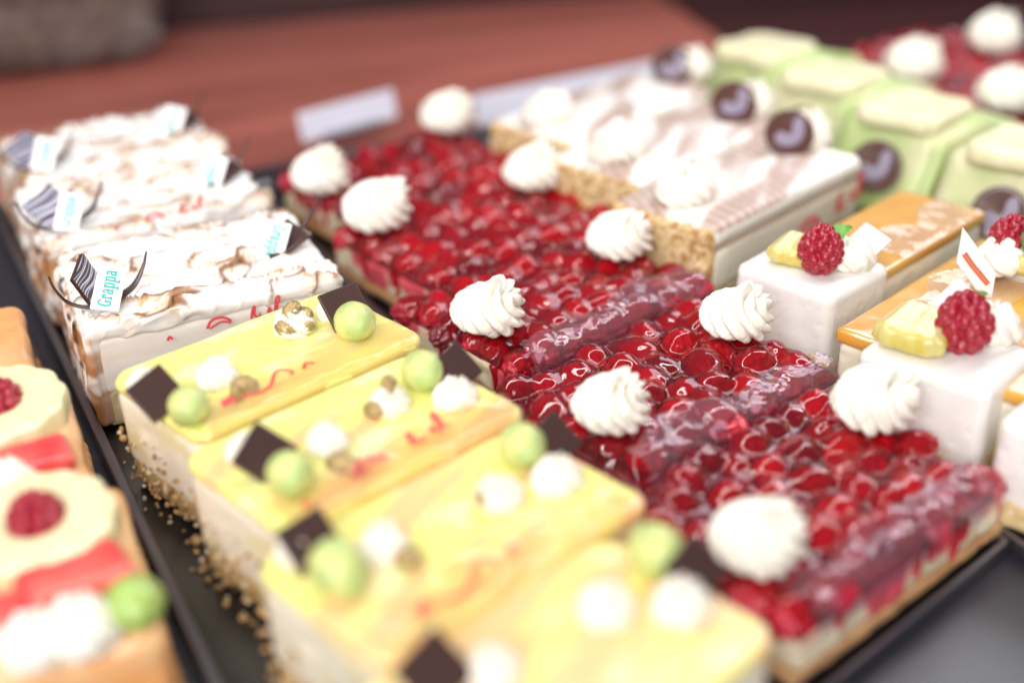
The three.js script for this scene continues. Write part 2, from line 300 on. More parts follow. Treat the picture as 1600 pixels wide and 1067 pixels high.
// ------------------------------------------------------------------ raspberry slices
const raspberryGroup = 'raspberry slices in a row';
function raspberrySlice(label, cx, cz, turn, W, Dp, seed, rosettes, low) {
  const t = thing('raspberry_slice', label, 'cake slice', [cx, 0, cz], turn, raspberryGroup), R = rng(seed);
  part(t, 'crust', softBlock(W, 0.0052, Dp - 0.001, 0.002, low ? 0.002 : 0.0012, ([x, y, z]) => 0.0009 * fbm(x * 150 + seed, y * 150, z * 150, 3),
    ([x, y, z]) => mix3([0.55, 0.33, 0.15], [0.33, 0.15, 0.06], clamp(0.5 + fbm(x * 90, y * 200, z * 90 + seed, 3)))), M.vcRough);
  part(t, 'cream_filling', softBlock(W - 0.002, 0.0145, Dp - 0.002, 0.003, low ? 0.002 : 0.0011, ([x, y, z]) => 0.0016 * fbm(x * 110 + seed, y * 110, z * 110, 3),
    ([x, y, z]) => { const s = smooth(-0.05, 0.12, fbm(x * 55 + seed, y * 40, z * 55, 3) + (y - 0.006) * 16); return mix3([0.78, 0.68, 0.48], [0.66, 0.09, 0.12], s); }), VC({ roughness: 0.4, clearcoat: 0.4, clearcoatRoughness: 0.2 }), [0, 0.005, 0]);
  part(t, 'jelly_bed', softBlock(W - 0.0022, 0.003, Dp - 0.0022, 0.0014, low ? 0.003 : 0.0016, ([x, y, z]) => 0.0007 * fbm(x * 90 + seed, y * 90, z * 90, 2)), M.jelly, [0, 0.0176, 0]);
  // berries
  const pts = [], hw = W / 2 - 0.0052, hd = Dp / 2 - 0.0062;
  let tries = 0;
  while (pts.length < (low ? 40 : 84) && tries++ < 4000) {
    const x = (R() * 2 - 1) * hw, z = (R() * 2 - 1) * hd, r = 0.0066 + 0.0024 * R(), up = R() < 0.3;
    if (pts.every((q) => (q[0] - x) ** 2 + (q[2] - z) ** 2 > Math.pow((r + q[3]) * 0.8, 2))) pts.push([x, 0.0186 + 0.0036 * R(), z, r, up ? 1 : 1.12 + 0.25 * R(), R() * 6.28]);
  }
  for (const [x, y, z, r, k, a] of pts) {
    const b = part(t, 'raspberry', BERRY[Math.floor(R() * 3)], berryMat[R() < 0.06 ? 4 : Math.floor(R() * 4)], [x, y, z], null, [r, r * k, r]);
    b.rotation.order = 'YXZ'; b.rotation.set((R() - 0.5) * 0.5, a, k > 1 ? Math.PI / 2 + (R() - 0.5) * 0.5 : (R() - 0.5) * 0.6);
  }
  // clear red glaze draped over them
  const cell = low ? 0.002 : 0.00085, w2 = W - 0.0015, d2 = Dp - 0.0015, nx = Math.round(w2 / cell), nz = Math.round(d2 / cell), H = new Float32Array((nx + 1) * (nz + 1));
  const K = 560;
  const hgt = (x, z) => {
    let s = 0; const e = Math.min(W / 2 - Math.abs(x), Dp / 2 - Math.abs(z)), base = 0.0238 - 0.005 * (1 - smooth(0, 0.006, e)) + 0.001 * fbm(x * 40 + seed, 1, z * 40, 2);
    s = Math.exp(K * (base - 0.02));
    for (const [bx, by, bz, br, bk, ba] of pts) { const X = x - bx, Z = z - bz, ca = Math.cos(ba), sa = Math.sin(ba), rr = br + 0.0006, d = ((X * ca - Z * sa) / bk) ** 2 + (X * sa + Z * ca) ** 2; if (d < rr * rr) s += Math.exp(K * (by + Math.sqrt(rr * rr - d) - 0.02)); }
    return 0.02 + Math.log(s) / K;
  };
  for (let j = 0; j <= nz; j++) for (let i = 0; i <= nx; i++) H[j * (nx + 1) + i] = hgt((i / nx - 0.5) * w2, (j / nz - 0.5) * d2);
  for (let k = 0; k < (low ? 1 : 4); k++) {                        // the gel bridges the gaps
    const O = H.slice();
    for (let j = 1; j < nz; j++) for (let i = 1; i < nx; i++) { const a = j * (nx + 1) + i, m = (O[a - 1] + O[a + 1] + O[a - nx - 1] + O[a + nx + 1]) / 4; H[a] = Math.max(O[a] * 0.35 + m * 0.65, O[a] - 0.00012); }
  }
  const pos = [], idx = [];
  const bump = (x, z) => 0.00022 * noise(x * 300, seed, z * 300) + 0.0005 * noise(x * 130, seed + 3, z * 130);
  for (let j = 0; j <= nz; j++) for (let i = 0; i <= nx; i++) { const x = (i / nx - 0.5) * w2, z = (j / nz - 0.5) * d2; pos.push(x, H[j * (nx + 1) + i] + bump(x, z), z); }
  for (let j = 0; j < nz; j++) for (let i = 0; i < nx; i++) { const a = j * (nx + 1) + i, b = a + nx + 1; idx.push(a, b, a + 1, b, b + 1, a + 1); }
  const g = new THREE.BufferGeometry(); g.setAttribute('position', new THREE.Float32BufferAttribute(pos, 3)); g.setIndex(idx); g.computeVertexNormals();
  part(t, 'glaze', g, M.glaze);
  // drips of glaze down the cut faces
  const drips = [];
  for (let i = 0; i < 9; i++) { const x = (R() - 0.5) * (W - 0.02), l = 0.004 + 0.009 * R(), f = i % 3 === 0 ? [-W / 2 + 0.0005, x * 0.7] : [x, Dp / 2 - 0.0008]; drips.push(strand([[f[0], 0.0195, f[1]], [f[0] + 0.0006, 0.0195 - l * 0.5, f[1] + 0.0006], [f[0] + 0.001 * (R() - 0.5), 0.0195 - l, f[1] + 0.0006]], 0.0022, 0.0011, 14, 8)); }
  const dr = part(t, 'glaze_drips', mergeGeometries(drips), std({ color: lin(0.4, 0.006, 0.02), roughness: 0.15, clearcoat: 1, clearcoatRoughness: 0.05 })); dr.userData.kind = 'stuff';
  const inv = new THREE.Matrix4().makeRotationY(-turn);
  rosettes.forEach(([wx, wz, s, spin, v], i) => {
    const p = V3(wx - cx, 0, wz - cz).applyMatrix4(inv);
    part(t, 'cream_rosette', low ? ROSLOW[i % 2] : ROS[v], low ? M.creamOld : M.cream, [p.x, hgt(p.x, p.z) > 0.026 ? 0.031 : 0.0298, p.z], [0.12, spin - turn, 0], s);
  });
  return { t, hgt, cx, cz, turn, W, Dp };
}
const RT = 14 * D2R;
const rasp = [
  raspberrySlice('raspberry slice with its cut side showing, closest to the empty black counter', 0.0435, 0.138, RT, 0.118, 0.088, 101, [[0.003, 0.163, 0.0148, -0.5, 0], [0.0885, 0.118, 0.0148, -0.6, 1]]),
  raspberrySlice('raspberry slice between two lilac films, beside the white cap with the sharpest raspberry', 0.0435, 0.049, RT, 0.119, 0.0875, 102, [[0.0045, 0.0715, 0.0145, -0.6, 2], [0.0855, 0.037, 0.0148, -0.45, 3]]),
  raspberrySlice('middle raspberry slice of the row, beside the flamed slice with the sharp tag', 0.044, -0.043, RT, 0.121, 0.09, 103, [[-0.002, -0.0185, 0.0153, -0.5, 3], [0.0855, -0.0575, 0.0153, -0.7, 0]]),
  raspberrySlice('raspberry slice second from the white price card', 0.047, -0.134, RT, 0.122, 0.089, 104, [[-0.0015, -0.149, 0.0162, -0.5, 1], [0.092, -0.157, 0.016, -0.4, 2]]),
  raspberrySlice('raspberry slice at the far end, in front of the small price card', 0.049, -0.224, RT, 0.124, 0.088, 105, [[-0.0085, -0.2145, 0.016, -0.6, 2], [0.093, -0.272, 0.0165, -0.4, 0]]),
];
// lilac films that stand in the cuts and fold back over the berries
[['lilac plastic film folded over the front edge of the nearest raspberry slice', 0, 0.0455, 0.014, 0.027, 0.1],
  ['lilac plastic film behind the nearest raspberry slice', 1, 0.0445, 0.015, 0.031, 0.108],
  ['lilac plastic film in front of the middle raspberry slice', 2, 0.046, 0.014, 0.03, 0.106]].forEach(([label, k, off, back, up, w], n) => {
  const s = rasp[k], z0 = s.Dp / 2 + 0.0006, t = thing('plastic_film', label, 'film', [s.cx, 0, s.cz], s.turn, 'films between the raspberry slices');
  const lift = (x, z) => z > s.Dp / 2 - 0.001 ? null : s.hgt(clamp(x, -s.W / 2 + 0.001, s.W / 2 - 0.001), z);
  const g = filmGeo(w, [[z0, n ? 0.003 : 0.0165], [z0, n ? 0.012 : 0.019], [z0, 0.0215], [z0 - 0.002, 0.0265], [z0 - back * 0.45, 0.0285 + 0.001 * (n % 2)], [z0 - back, up - 0.001]], lift, 0.001, n * 3.7 + 1, 0.6);
  part(t, 'sheet', g, M.film);
});
// far raspberry cake at the back right
{
  raspberrySlice('blurred raspberry slice with cream in the far corner behind the green slices', 0.452, -0.165, RT, 0.12, 0.085, 121, [[0.405, -0.128, 0.019, 0, 0], [0.49, -0.16, 0.019, 0, 1]], true);
  raspberrySlice('blurred raspberry slice farthest from the camera in the far corner', 0.455, -0.255, RT, 0.12, 0.085, 122, [[0.402, -0.207, 0.0195, 0, 0], [0.495, -0.228, 0.0195, 0, 1]], true);
}

// ------------------------------------------------------------------ yellow mousse slices
const YT = 17 * D2R, yellowGroup = 'yellow mousse slices with eggs';
function local(t, wx, wz) { return V3(wx / 100 - t.position.x, 0, wz / 100 - t.position.z).applyMatrix4(new THREE.Matrix4().makeRotationY(-t.rotation.y)); }
function yellowSlice(label, cx, cz, W, seed, orange, sets) {
  const Dp = 0.066, t = thing('yellow_mousse_slice', label, 'cake slice', [cx, 0, cz], YT, yellowGroup), R = rng(seed);
  const [sd, sc] = sponge([0.6, 0.44, 0.22], [0.42, 0.27, 0.1]);
  part(t, 'sponge_base', softBlock(W - 0.003, 0.01, Dp - 0.003, 0.002, 0.0016, sd, sc, 0.008), M.vcRough);
  part(t, 'mousse', softBlock(W - 0.001, 0.031, Dp - 0.0012, 0.0035, 0.002, ([x, y, z]) => 0.0007 * fbm(x * 60 + seed, y * 60, z * 60, 3) - 0.0008 * smooth(0.35, 0.6, noise(x * 190, y * 190, z * 190)),
    ([x, y, z]) => mix3([0.8, 0.74, 0.6], [0.74, 0.66, 0.38], smooth(0.05, 0.35, fbm(x * 35 + seed, y * 90, z * 35, 3))), 0.009), M.vcSatin, [0, 0.0095, 0]);
  part(t, 'yellow_glaze', softBlock(W, 0.0055, Dp - 0.0004, 0.0026, 0.0011, ([x, y, z], n) => 0.0006 * fbm(x * 45 + seed, 2, z * 60, 3) * (n[1] > 0.3 ? 1 : 0.3),
    ([x, y, z]) => {
      const s = fbm(x * 22 + seed, 5, z * 75 + x * 30, 3), o = smooth(0.02, 0.34, s + orange);
      const c = mix3([0.83, 0.8, 0.24], [0.87, 0.57, 0.25], o);
      return mix3(c, [0.86, 0.84, 0.5], 0.7 * smooth(0.12, 0.4, fbm(x * 48, seed, z * 70, 3)));
    }, 0.009), VC({ roughness: 0.3, clearcoat: 0.5, clearcoatRoughness: 0.18 }), [0, 0.0395, 0]);
  crumbs(t, seed, 190, (q) => { const side = q(); const y = 0.002 + 0.024 * Math.pow(q(), 2.2); return side < 0.5 ? [-W / 2 - 0.0002, y, (q() - 0.5) * (Dp - 0.004)] : side < 0.8 ? [-W / 2 + 0.012 * q() * q(), y * 0.7, Dp / 2] : [(q() - 0.5) * W, y * 0.5, Dp / 2]; });
  crumbs(t, seed + 5, 20, (q) => [-W / 2 - 0.006 * q(), 0.0006 - 0.002, (q() - 0.5) * Dp], M.vcRough, 0.0008, 0.0018);
  const top = 0.0447;
  for (const [kind, wx, wz, s = 1, a = 0] of sets) {
    const p = local(t, wx, wz);
    if (kind === 'egg') part(t, 'sugar_egg', EGG, M.vcSatin, [p.x, top + 0.0058 * s, p.z], [1.0 + a, 0.6 + a * 2, 0.5], 0.0073 * s);
    if (kind === 'square') part(t, 'chocolate_square', SQUARE, M.choc, [p.x, top + 0.0068, p.z], [0.8, 0.55 + a - YT, 0.12], 0.8 * s);
    if (kind === 'rosette') part(t, 'cream_rosette', ROSLOW[seed % 2], M.creamOld, [p.x, top - 0.001, p.z], [0, R() * 6, 0], 0.0068 * s);
    if (kind === 'kiss') part(t, 'cream_dollop', KISS, M.creamOld, [p.x, top - 0.0012, p.z], [0, R() * 6, 0], [0.0071 * s, 0.0074 * s, 0.0071 * s]);
    if (kind === 'nut') { const y = a ? top + a * 0.66 : top + 0.0028; part(t, 'roasted_nut', NUT[Math.floor(R() * 3)], M.nut, [p.x, y, p.z], [R(), R() * 6, R()], 0.0036 * s); }
  }
  return t;
}
const yellow = [
  yellowSlice('pure yellow slice touching the sharp flamed slice, nuts on its cream', -0.0985, -0.0105, 0.105, 1, -0.12, [['kiss', -14.6, -0.7, 1.15], ['square', -14.6, 0.9, 1.05], ['egg', -13.8, 2.2], ['rosette', -12.2, 0.0, 1.25], ['nut', -11.5, 1.2, 1.1], ['nut', -11.9, 1.6, 0.9], ['rosette', -8.4, -2.6, 1.3], ['nut', -8.75, -2.2, 1.15, 0.006], ['nut', -8.4, -2.65, 1.0, 0.0135], ['nut', -8.0, -2.2, 0.9, 0.006], ['nut', -7.8, -2.75, 0.8, 0.009], ['kiss', -6.5, -3.1, 1.1], ['square', -6.3, -2.2, 1.15, -0.3], ['egg', -6.4, -0.9, 1.12]]),
  yellowSlice('yellow slice second from the flamed slices', -0.0885, 0.0585, 0.104, 2, -0.04, [['kiss', -12.6, 5.5, 1.15], ['square', -12.4, 6.7, 1.1, 0.3], ['egg', -12.0, 8.1, 1.05], ['rosette', -10.1, 6.3, 1.15], ['nut', -10.2, 7.7, 1.1], ['nut', -9.9, 8.1, 0.9], ['rosette', -7.3, 4.9, 1.2], ['nut', -7.9, 5.1, 1.1, 0.004], ['nut', -7.2, 4.7, 1.1, 0.012], ['egg', -5.6, 4.0, 1.08], ['square', -4.5, 4.5, 1], ['kiss', -5.1, 5.7, 1.2]]),
  yellowSlice('yellow and orange slice with the greenest egg, third from the flamed slice', -0.082, 0.127, 0.109, 3, 0.12, [['kiss', -12.8, 11.5, 1.1], ['square', -12.6, 11.9, 1.05, -0.2], ['egg', -12.3, 13.5, 1.1, 0.5], ['rosette', -10.6, 12.6, 1.2], ['nut', -10.2, 13.5, 1.2], ['rosette', -6.4, 11.9, 1.25], ['nut', -6.9, 12.0, 1.0, 0.006], ['egg', -4.7, 10.2, 1.05], ['square', -3.7, 10.5, 1], ['kiss', -4.4, 12.0, 1.25]]),
  yellowSlice('peach orange slice at the bottom edge, nearest the camera', -0.0855, 0.196, 0.11, 4, 0.34, [['egg', -3.9, 17.1, 1.1], ['rosette', -6.2, 18.2, 1.3], ['kiss', -4.3, 19.1, 1.25], ['square', -3.4, 18.4, 1], ['square', -11.6, 18.7, 1.1], ['kiss', -10.0, 18.9, 1.1]]),
];
[[0, 'cream tinted film folded back over the front edge of the pure yellow slice', 1], [1, 'cream tinted film folded back over the second yellow slice', 0], [2, 'cream tinted film folded back over the yellow and orange slice', 1]].forEach(([k, label, pv], n) => {
  const s = yellow[k], t = thing('plastic_film', label, 'film', [s.position.x, 0, s.position.z], YT, 'films between the yellow slices'), z0 = 0.0338;
  part(t, 'sheet', filmGeo(0.096, [[z0, 0.004], [z0, 0.024], [z0, 0.04], [z0 - 0.002, 0.0462], [z0 - 0.009, 0.0472], [z0 - 0.0175, 0.0485]], null, 0.0007, n * 2.3 + 20, 0.4), M.creamFilm);
  printed(t, PRINT[pv], M.red, [-0.012, 0.0485, z0 - 0.007], [-1.45, 0, 0.02], 1.05);
});

// ------------------------------------------------------------------ flamed meringue slices with green lettered tags
const grappaMap = canvasTexture(512, 256, (c, w, h) => { c.fillStyle = '#fbfbf8'; c.fillRect(0, 0, w, h); c.fillStyle = '#0fa79a'; c.textAlign = 'center'; c.textBaseline = 'middle'; c.save(); c.translate(w / 2, h / 2); c.scale(0.82, 1.25); c.transform(1, 0, -0.12, 1, 0, 0); c.font = 'bold 148px serif'; c.lineWidth = 7; c.strokeStyle = '#0fa79a'; c.fillText('Grappa', 0, -8); c.strokeText('Grappa', 0, -8); c.restore(); });
const grappaPrint = std({ map: grappaMap, roughness: 0.4 });
const marbleMap = canvasTexture(256, 256, (c, w, h) => {
  c.fillStyle = '#2a1512'; c.fillRect(0, 0, w, h); c.strokeStyle = '#c9cbe6'; c.lineCap = 'round';
  for (let i = 0; i < 11; i++) { c.lineWidth = 4 + (i * 7) % 13; c.beginPath(); c.moveTo(-20, i * 30 - 60); c.bezierCurveTo(70, i * 26 - 90 + (i * 53) % 60, 130, i * 31 + 30 - (i * 31) % 50, 280, i * 27 - 40); c.stroke(); }
});
const marble = std({ map: marbleMap, roughness: 0.35 });
const grappaGroup = 'flamed meringue slices with lettered tags';
function nameTag(t, p, rot, s = 1, flip = false) {
  const k = new THREE.Group(); k.name = 'name_tag'; k.position.set(...p); k.rotation.set(...rot); k.rotation.order = 'YXZ'; t.add(k); k.scale.setScalar(s);
  part(k, 'plate', new RoundedBoxGeometry(0.0135, 0.0235, 0.0012, 2, 0.0004), M.white);
  const pl = new THREE.PlaneGeometry(0.0222, 0.0122); pl.rotateZ(Math.PI / 2 * (flip ? -1 : 1));
  part(k, 'lettering', pl, grappaPrint, [0, 0, 0.00072]);
}
function grappaSlice(label, cx, cz, turn, seed, cell) {
  const W = 0.108, Dp = 0.084, t = thing('meringue_slice', label, 'cake slice', [cx, 0, cz], turn, grappaGroup), R = rng(seed); t.scale.y = 0.86;
  const [sd, sc] = sponge([0.68, 0.57, 0.28], [0.52, 0.4, 0.15], 260);
  part(t, 'sponge_base', softBlock(W - 0.004, 0.019, Dp - 0.002, 0.002, cell * 1.3, sd, sc), M.vcRough, [0.001, 0, 0]);
  part(t, 'cream_layer', softBlock(W - 0.003, 0.0285, Dp - 0.001, 0.003, cell * 1.6, ([x, y, z]) => 0.0009 * fbm(x * 50 + seed, y * 90, z * 50, 3),
    ([x, y, z]) => mix3(mix3([0.86, 0.82, 0.77], [0.82, 0.72, 0.62], smooth(-0.1, 0.4, fbm(x * 18 + seed, y * 120, z * 20, 3))), [0.55, 0.36, 0.2], 0.6 * smooth(0.3, 0.5, fbm(x * 60, y * 160, z * 60 + seed, 2)))), M.vcSatin, [0.001, 0.0185, 0]);
  // meringue: folds and torn peaks, scorched along their crests by the flame
  const fold = ([x, y, z]) => {
    const wx = x + 0.004 * noise(x * 60 + seed, y * 60, z * 60), wz = z + 0.006 * noise(x * 40, y * 40 + seed, z * 40 + 9);
    const a = ridged(wx * 44 + seed, y * 20, wz * 92), b = ridged(wx * 90, y * 60 + seed, wz * 150);
    return { a, b, h: 0.0034 * Math.pow(Math.max(0, a), 8) + 0.0012 * Math.max(0, a) ** 2 + 0.0011 * Math.pow(Math.max(0, b), 5) + 0.0014 * fbm(x * 28, y * 28 + seed, z * 28, 2) };
  };
  const burn = (p, extra) => {
    const { a, b } = fold(p), m = fbm(p[0] * 26 + seed * 2, p[1] * 26, p[2] * 40, 3);
    const line = smooth(0.83, 0.94, a) * smooth(-0.28, 0.02, m + extra), wash = smooth(0.3, 0.9, a) * smooth(-0.02, 0.3, m + extra) * 0.6 + smooth(0.88, 0.97, b) * 0.85 * smooth(-0.05, 0.15, m + extra);
    let c = mix3([0.88, 0.87, 0.84], [0.6, 0.36, 0.15], clamp(wash));
    c = mix3(c, [0.24, 0.095, 0.03], line * 0.95);
    return mix3(c, [0.035, 0.018, 0.012], smooth(0.965, 0.995, a) * smooth(0.12, 0.3, m + extra));
  };
  part(t, 'meringue_top', softBlock(W, 0.0085, Dp, 0.0038, cell, (p, n) => fold(p).h * (0.35 + 0.65 * Math.max(0, n[1])), (p, n) => n[1] < -0.2 ? [0.85, 0.82, 0.76] : burn(p, Math.abs(n[2]) > 0.75 ? -0.1 : 0.1)), M.vcSatin, [0, 0.0462, 0]);
  const sideG = softBlock(0.008, 0.05, Dp - 0.002, 0.003, cell, ([x, y, z], n) => { const q = ridged(z * 90 + seed, y * 26, 3.3 + seed), q2 = noise(z * 60, y * 90, seed); return (0.0026 * Math.pow(Math.max(0, q), 2) + 0.001 * q2) * (n[0] < 0 ? 1 : 0.2); },
    ([x, y, z], n) => { const q = ridged(z * 90 + seed, y * 26, 3.3 + seed), m = fbm(z * 40, y * 60 + seed, 2, 3), e = fbm(z * 150, y * 60, seed, 2); let c = mix3([0.87, 0.84, 0.79], [0.42, 0.19, 0.07], smooth(-0.25, 0.12, m + 0.3 * e)); c = mix3(c, [0.86, 0.83, 0.78], 0.85 * smooth(0.75, 0.9, q) * smooth(0, 0.2, e + 0.1)); return mix3(c, [0.03, 0.016, 0.012], smooth(0.2, 0.38, fbm(z * 70 + 5, y * 70, seed, 2)) * smooth(0.5, 0.8, q)); });
  part(t, 'meringue_side', sideG, M.vcSatin, [-W / 2 + 0.0028, 0.0005, 0]);
  // trimmings on both ends
  const y = 0.0575;
  nameTag(t, [-0.0405, y + 0.0085, 0.0285], [-0.62, -0.32 - turn, -0.22], 0.86);
  part(t, 'chocolate_curl', strand([[-0.0435, y + 0.001, 0.027], [-0.05, y + 0.0005, 0.027], [-0.057, y + 0.004, 0.025], [-0.061, y + 0.012, 0.024], [-0.062, y + 0.018, 0.024]], 0.0012, 0.0004), M.choc);
  part(t, 'chocolate_curl', strand([[-0.038, y, 0.024], [-0.03, y + 0.004, 0.022], [-0.0245, y + 0.012, 0.02], [-0.022, y + 0.019, 0.019]], 0.0019, 0.0004), M.choc);
  part(t, 'marbled_chocolate', new THREE.BoxGeometry(0.018, 0.018, 0.0018), [M.choc, M.choc, M.choc, M.choc, marble, M.choc], [-0.0475, y + 0.009, 0.017], seed === 31 ? [-0.5, 1.05, 0.7] : [-0.75, -0.25 - turn, 0.5]);
  nameTag(t, [0.0345, y + 0.006, 0.008], [-0.55, -0.25 - turn, -0.35], 0.84, true);
  part(t, 'chocolate_curl', strand([[0.036, y + 0.001, 0.008], [0.045, y + 0.004, 0.004], [0.054, y + 0.011, -0.002], [0.06, y + 0.019, -0.006]], 0.0014, 0.0004), M.choc);
  part(t, 'chocolate_curl', strand([[0.03, y, 0.012], [0.039, y + 0.0005, 0.011], [0.047, y + 0.004, 0.009]], 0.0014, 0.0008), M.choc);
  part(t, 'chocolate_plate', new RoundedBoxGeometry(0.016, 0.016, 0.0018, 2, 0.0004), M.choc, [0.041, y + 0.004, 0.003], [-1.1, -0.3, 0.4]);
  return t;
}
const flamed = [
  grappaSlice('flamed meringue slice with the sharp green lettered tag, next to the yellow slices', -0.1035, -0.1045, -2 * D2R, 31, 0.0009),
  grappaSlice('middle flamed meringue slice, its swirled chocolate piece standing up', -0.105, -0.202, 2 * D2R, 47, 0.0011),
  grappaSlice('farthest flamed meringue slice, in front of the wooden ledge', -0.103, -0.294, 4 * D2R, 63, 0.0013),
];
[[0, 'clear printed film along the cut of the sharp flamed slice', 1], [1, 'clear film standing between the sharp and the middle flamed slices', 0]].forEach(([k, label, pv]) => {
  const s = flamed[k], t = thing('plastic_film', label, 'film', [s.position.x, 0, s.position.z], s.rotation.y, 'films between the flamed slices'), z0 = 0.0438;
  part(t, 'sheet', filmGeo(0.106, [[z0, 0.004], [z0, 0.02], [z0 + 0.0002, 0.036], [z0 + 0.0003, k ? 0.06 : 0.049]], null, 0.0002, k * 5 + 40), M.clearFilm);
  printed(t, PRINT[0], M.red, [k ? -0.004 : 0.0, k ? 0.05 : 0.0365, z0 + 0.0009], [0, 0, 0.02], k ? 0.7 : 0.8);
});

// ------------------------------------------------------------------ marbled cream slices with nut side
const CT = 19 * D2R;
function coinGeo() {
  const g = new THREE.LatheGeometry([[0, -0.001], [0.0105, -0.001], [0.0118, 0], [0.0116, 0.0016], [0.0108, 0.0022], [0.0098, 0.0017], [0, 0.0016]].map((p) => new THREE.Vector2(...p)), 48);
  const s = new THREE.Shape(); s.moveTo(-0.0068, -0.002); s.bezierCurveTo(-0.007, -0.0062, 0, -0.0078, 0.0042, -0.004); s.bezierCurveTo(0.0066, -0.0015, 0.0074, 0.0046, 0.0056, 0.0072); s.bezierCurveTo(0.004, 0.0086, 0.0016, 0.006, 0.0018, 0.003); s.bezierCurveTo(0.002, 0.0002, 0.0002, -0.0012, -0.0012, -0.001); s.bezierCurveTo(-0.003, 0.0008, -0.0062, 0.0012, -0.0068, -0.002);
  const e = new THREE.ExtrudeGeometry(s, { depth: 0.0006, bevelEnabled: true, bevelSize: 0.0004, bevelThickness: 0.0004, bevelSegments: 2, curveSegments: 20 });
  e.rotateX(-Math.PI / 2); e.translate(0, 0.0016, 0);
  return [g, e];
}
const [COIN, EMBLEM] = coinGeo();
function coin(t, p, rot, s = 1) {
  const k = new THREE.Group(); k.name = 'chocolate_coin'; k.position.set(...p); k.rotation.order = 'YXZ'; k.rotation.set(...rot); k.scale.setScalar(s); t.add(k);
  part(k, 'disc', COIN, M.chocGloss); part(k, 'emblem', EMBLEM, M.chocFilm);
}
function marbledSlice(label, cx, cz, seed, ros, kiss, cn) {
  const W = 0.132, Dp = 0.0625, t = thing('marbled_cream_slice', label, 'cake slice', [cx, 0, cz], CT, 'marbled cream slices with nut coated ends');
  const [sd, sc] = sponge([0.62, 0.5, 0.27], [0.5, 0.36, 0.16]);
  part(t, 'sponge_base', softBlock(W - 0.002, 0.0115, Dp - 0.001, 0.002, 0.0022, sd, sc), M.vcRough);
  part(t, 'cream_layer', softBlock(W - 0.002, 0.022, Dp - 0.0015, 0.003, 0.0025, ([x, y, z]) => 0.0006 * fbm(x * 60 + seed, y * 80, z * 60, 3), ([x, y, z]) => mix3([0.84, 0.81, 0.7], [0.76, 0.7, 0.5], clamp(0.4 + fbm(x * 40, y * 90, z * 40 + seed, 3)))), M.vcSatin, [0, 0.011, 0]);
  part(t, 'cocoa_layer', softBlock(W - 0.003, 0.002, Dp - 0.002, 0.0008, 0.003, null, ([x, y, z]) => mix3([0.4, 0.26, 0.17], [0.55, 0.4, 0.28], clamp(0.5 + fbm(x * 80, 1, z * 80, 2)))), M.vcRough, [0, 0.0325, 0]);
  part(t, 'marbled_top', softBlock(W, 0.011, Dp - 0.0005, 0.005, 0.0012, ([x, y, z]) => 0.0006 * fbm(x * 50 + seed, y * 50, z * 50, 3),
    ([x, y, z], n) => {
      if (n[1] < 0.4) return [0.85, 0.82, 0.74];
      const u = x + 0.5 * z, k = Math.sin(u * 950 + 2 * Math.sin(z * 110) + 7 * fbm(x * 22, seed, z * 22, 3)), band = smooth(0.02, 0.3, fbm(x * 14 + seed, 2, z * 46 + x * 18, 3) + 0.07);
      return mix3([0.86, 0.82, 0.77], [0.3, 0.135, 0.075], band * (0.6 + 0.2 * smooth(-0.4, 0.8, k)));
    }), M.vcSatin, [0, 0.034, 0]);
  const nutG = softBlock(0.006, 0.042, Dp - 0.002, 0.0022, 0.0012, ([x, y, z]) => 0.0016 * fbm(z * 190, y * 190, x * 190 + seed, 2), ([x, y, z]) => { const c = fbm(z * 210, y * 210 + seed, x * 210, 2); return c > 0.1 ? [0.62, 0.42, 0.18] : c > -0.08 ? [0.74, 0.6, 0.36] : [0.42, 0.23, 0.08]; });
  part(t, 'nut_coating', nutG, M.vcRough, [-W / 2 + 0.001, 0.001, 0]);
  const p = local(t, ...ros), q = local(t, ...kiss), c = local(t, ...cn);
  part(t, 'cream_rosette', ROS[seed % 4], M.cream, [p.x, 0.0445, p.z], [0, 0.2, 0], [0.0152, 0.0128, 0.0145]);
  part(t, 'chocolate_stick', new THREE.CapsuleGeometry(0.0013, 0.03, 4, 10), M.choc, [p.x + 0.008, 0.0555, p.z - 0.006], [0.2, 0.5, 1.36]);
  part(t, 'cream_dollop', KISS, M.creamOld, [q.x, 0.0435, q.z], [0, 1, 0], [0.0125, 0.016, 0.0125]);
  coin(t, [c.x, 0.0535, c.z], [0.95, -0.5 - CT, 0], 1.12);
  return t;
}
const marbled = [
  marbledSlice('marbled cream slice with its cut face and red print showing, nearest the raspberry slices', 0.1705, -0.0765, 3, [12.9, -6.6], [23.0, -9.9], [21.4, -9.6]),
  marbledSlice('middle marbled cream slice with a nut coated end', 0.1725, -0.1465, 5, [13.3, -13.6], [23.5, -15.6], [22.0, -15.4]),
  marbledSlice('farthest marbled cream slice, in front of the long price card', 0.173, -0.2185, 8, [12.9, -20.8], [24.7, -23.6], [23.2, -23.6]),
];
{
  const s = marbled[0], t = thing('plastic_film', 'clear film with red print on the cut face of the marbled cream slice', 'film', [s.position.x, 0, s.position.z], CT, 'films between the marbled slices');
  part(t, 'sheet', filmGeo(0.12, [[0.0342, 0.003], [0.0342, 0.015], [0.0343, 0.03], [0.0344, 0.043]], null, 0.0002, 61), M.clearFilm);
  printed(t, PRINT[0], M.red, [0.012, 0.019, 0.0352], [0, 0, 0.1], 1.5);
}

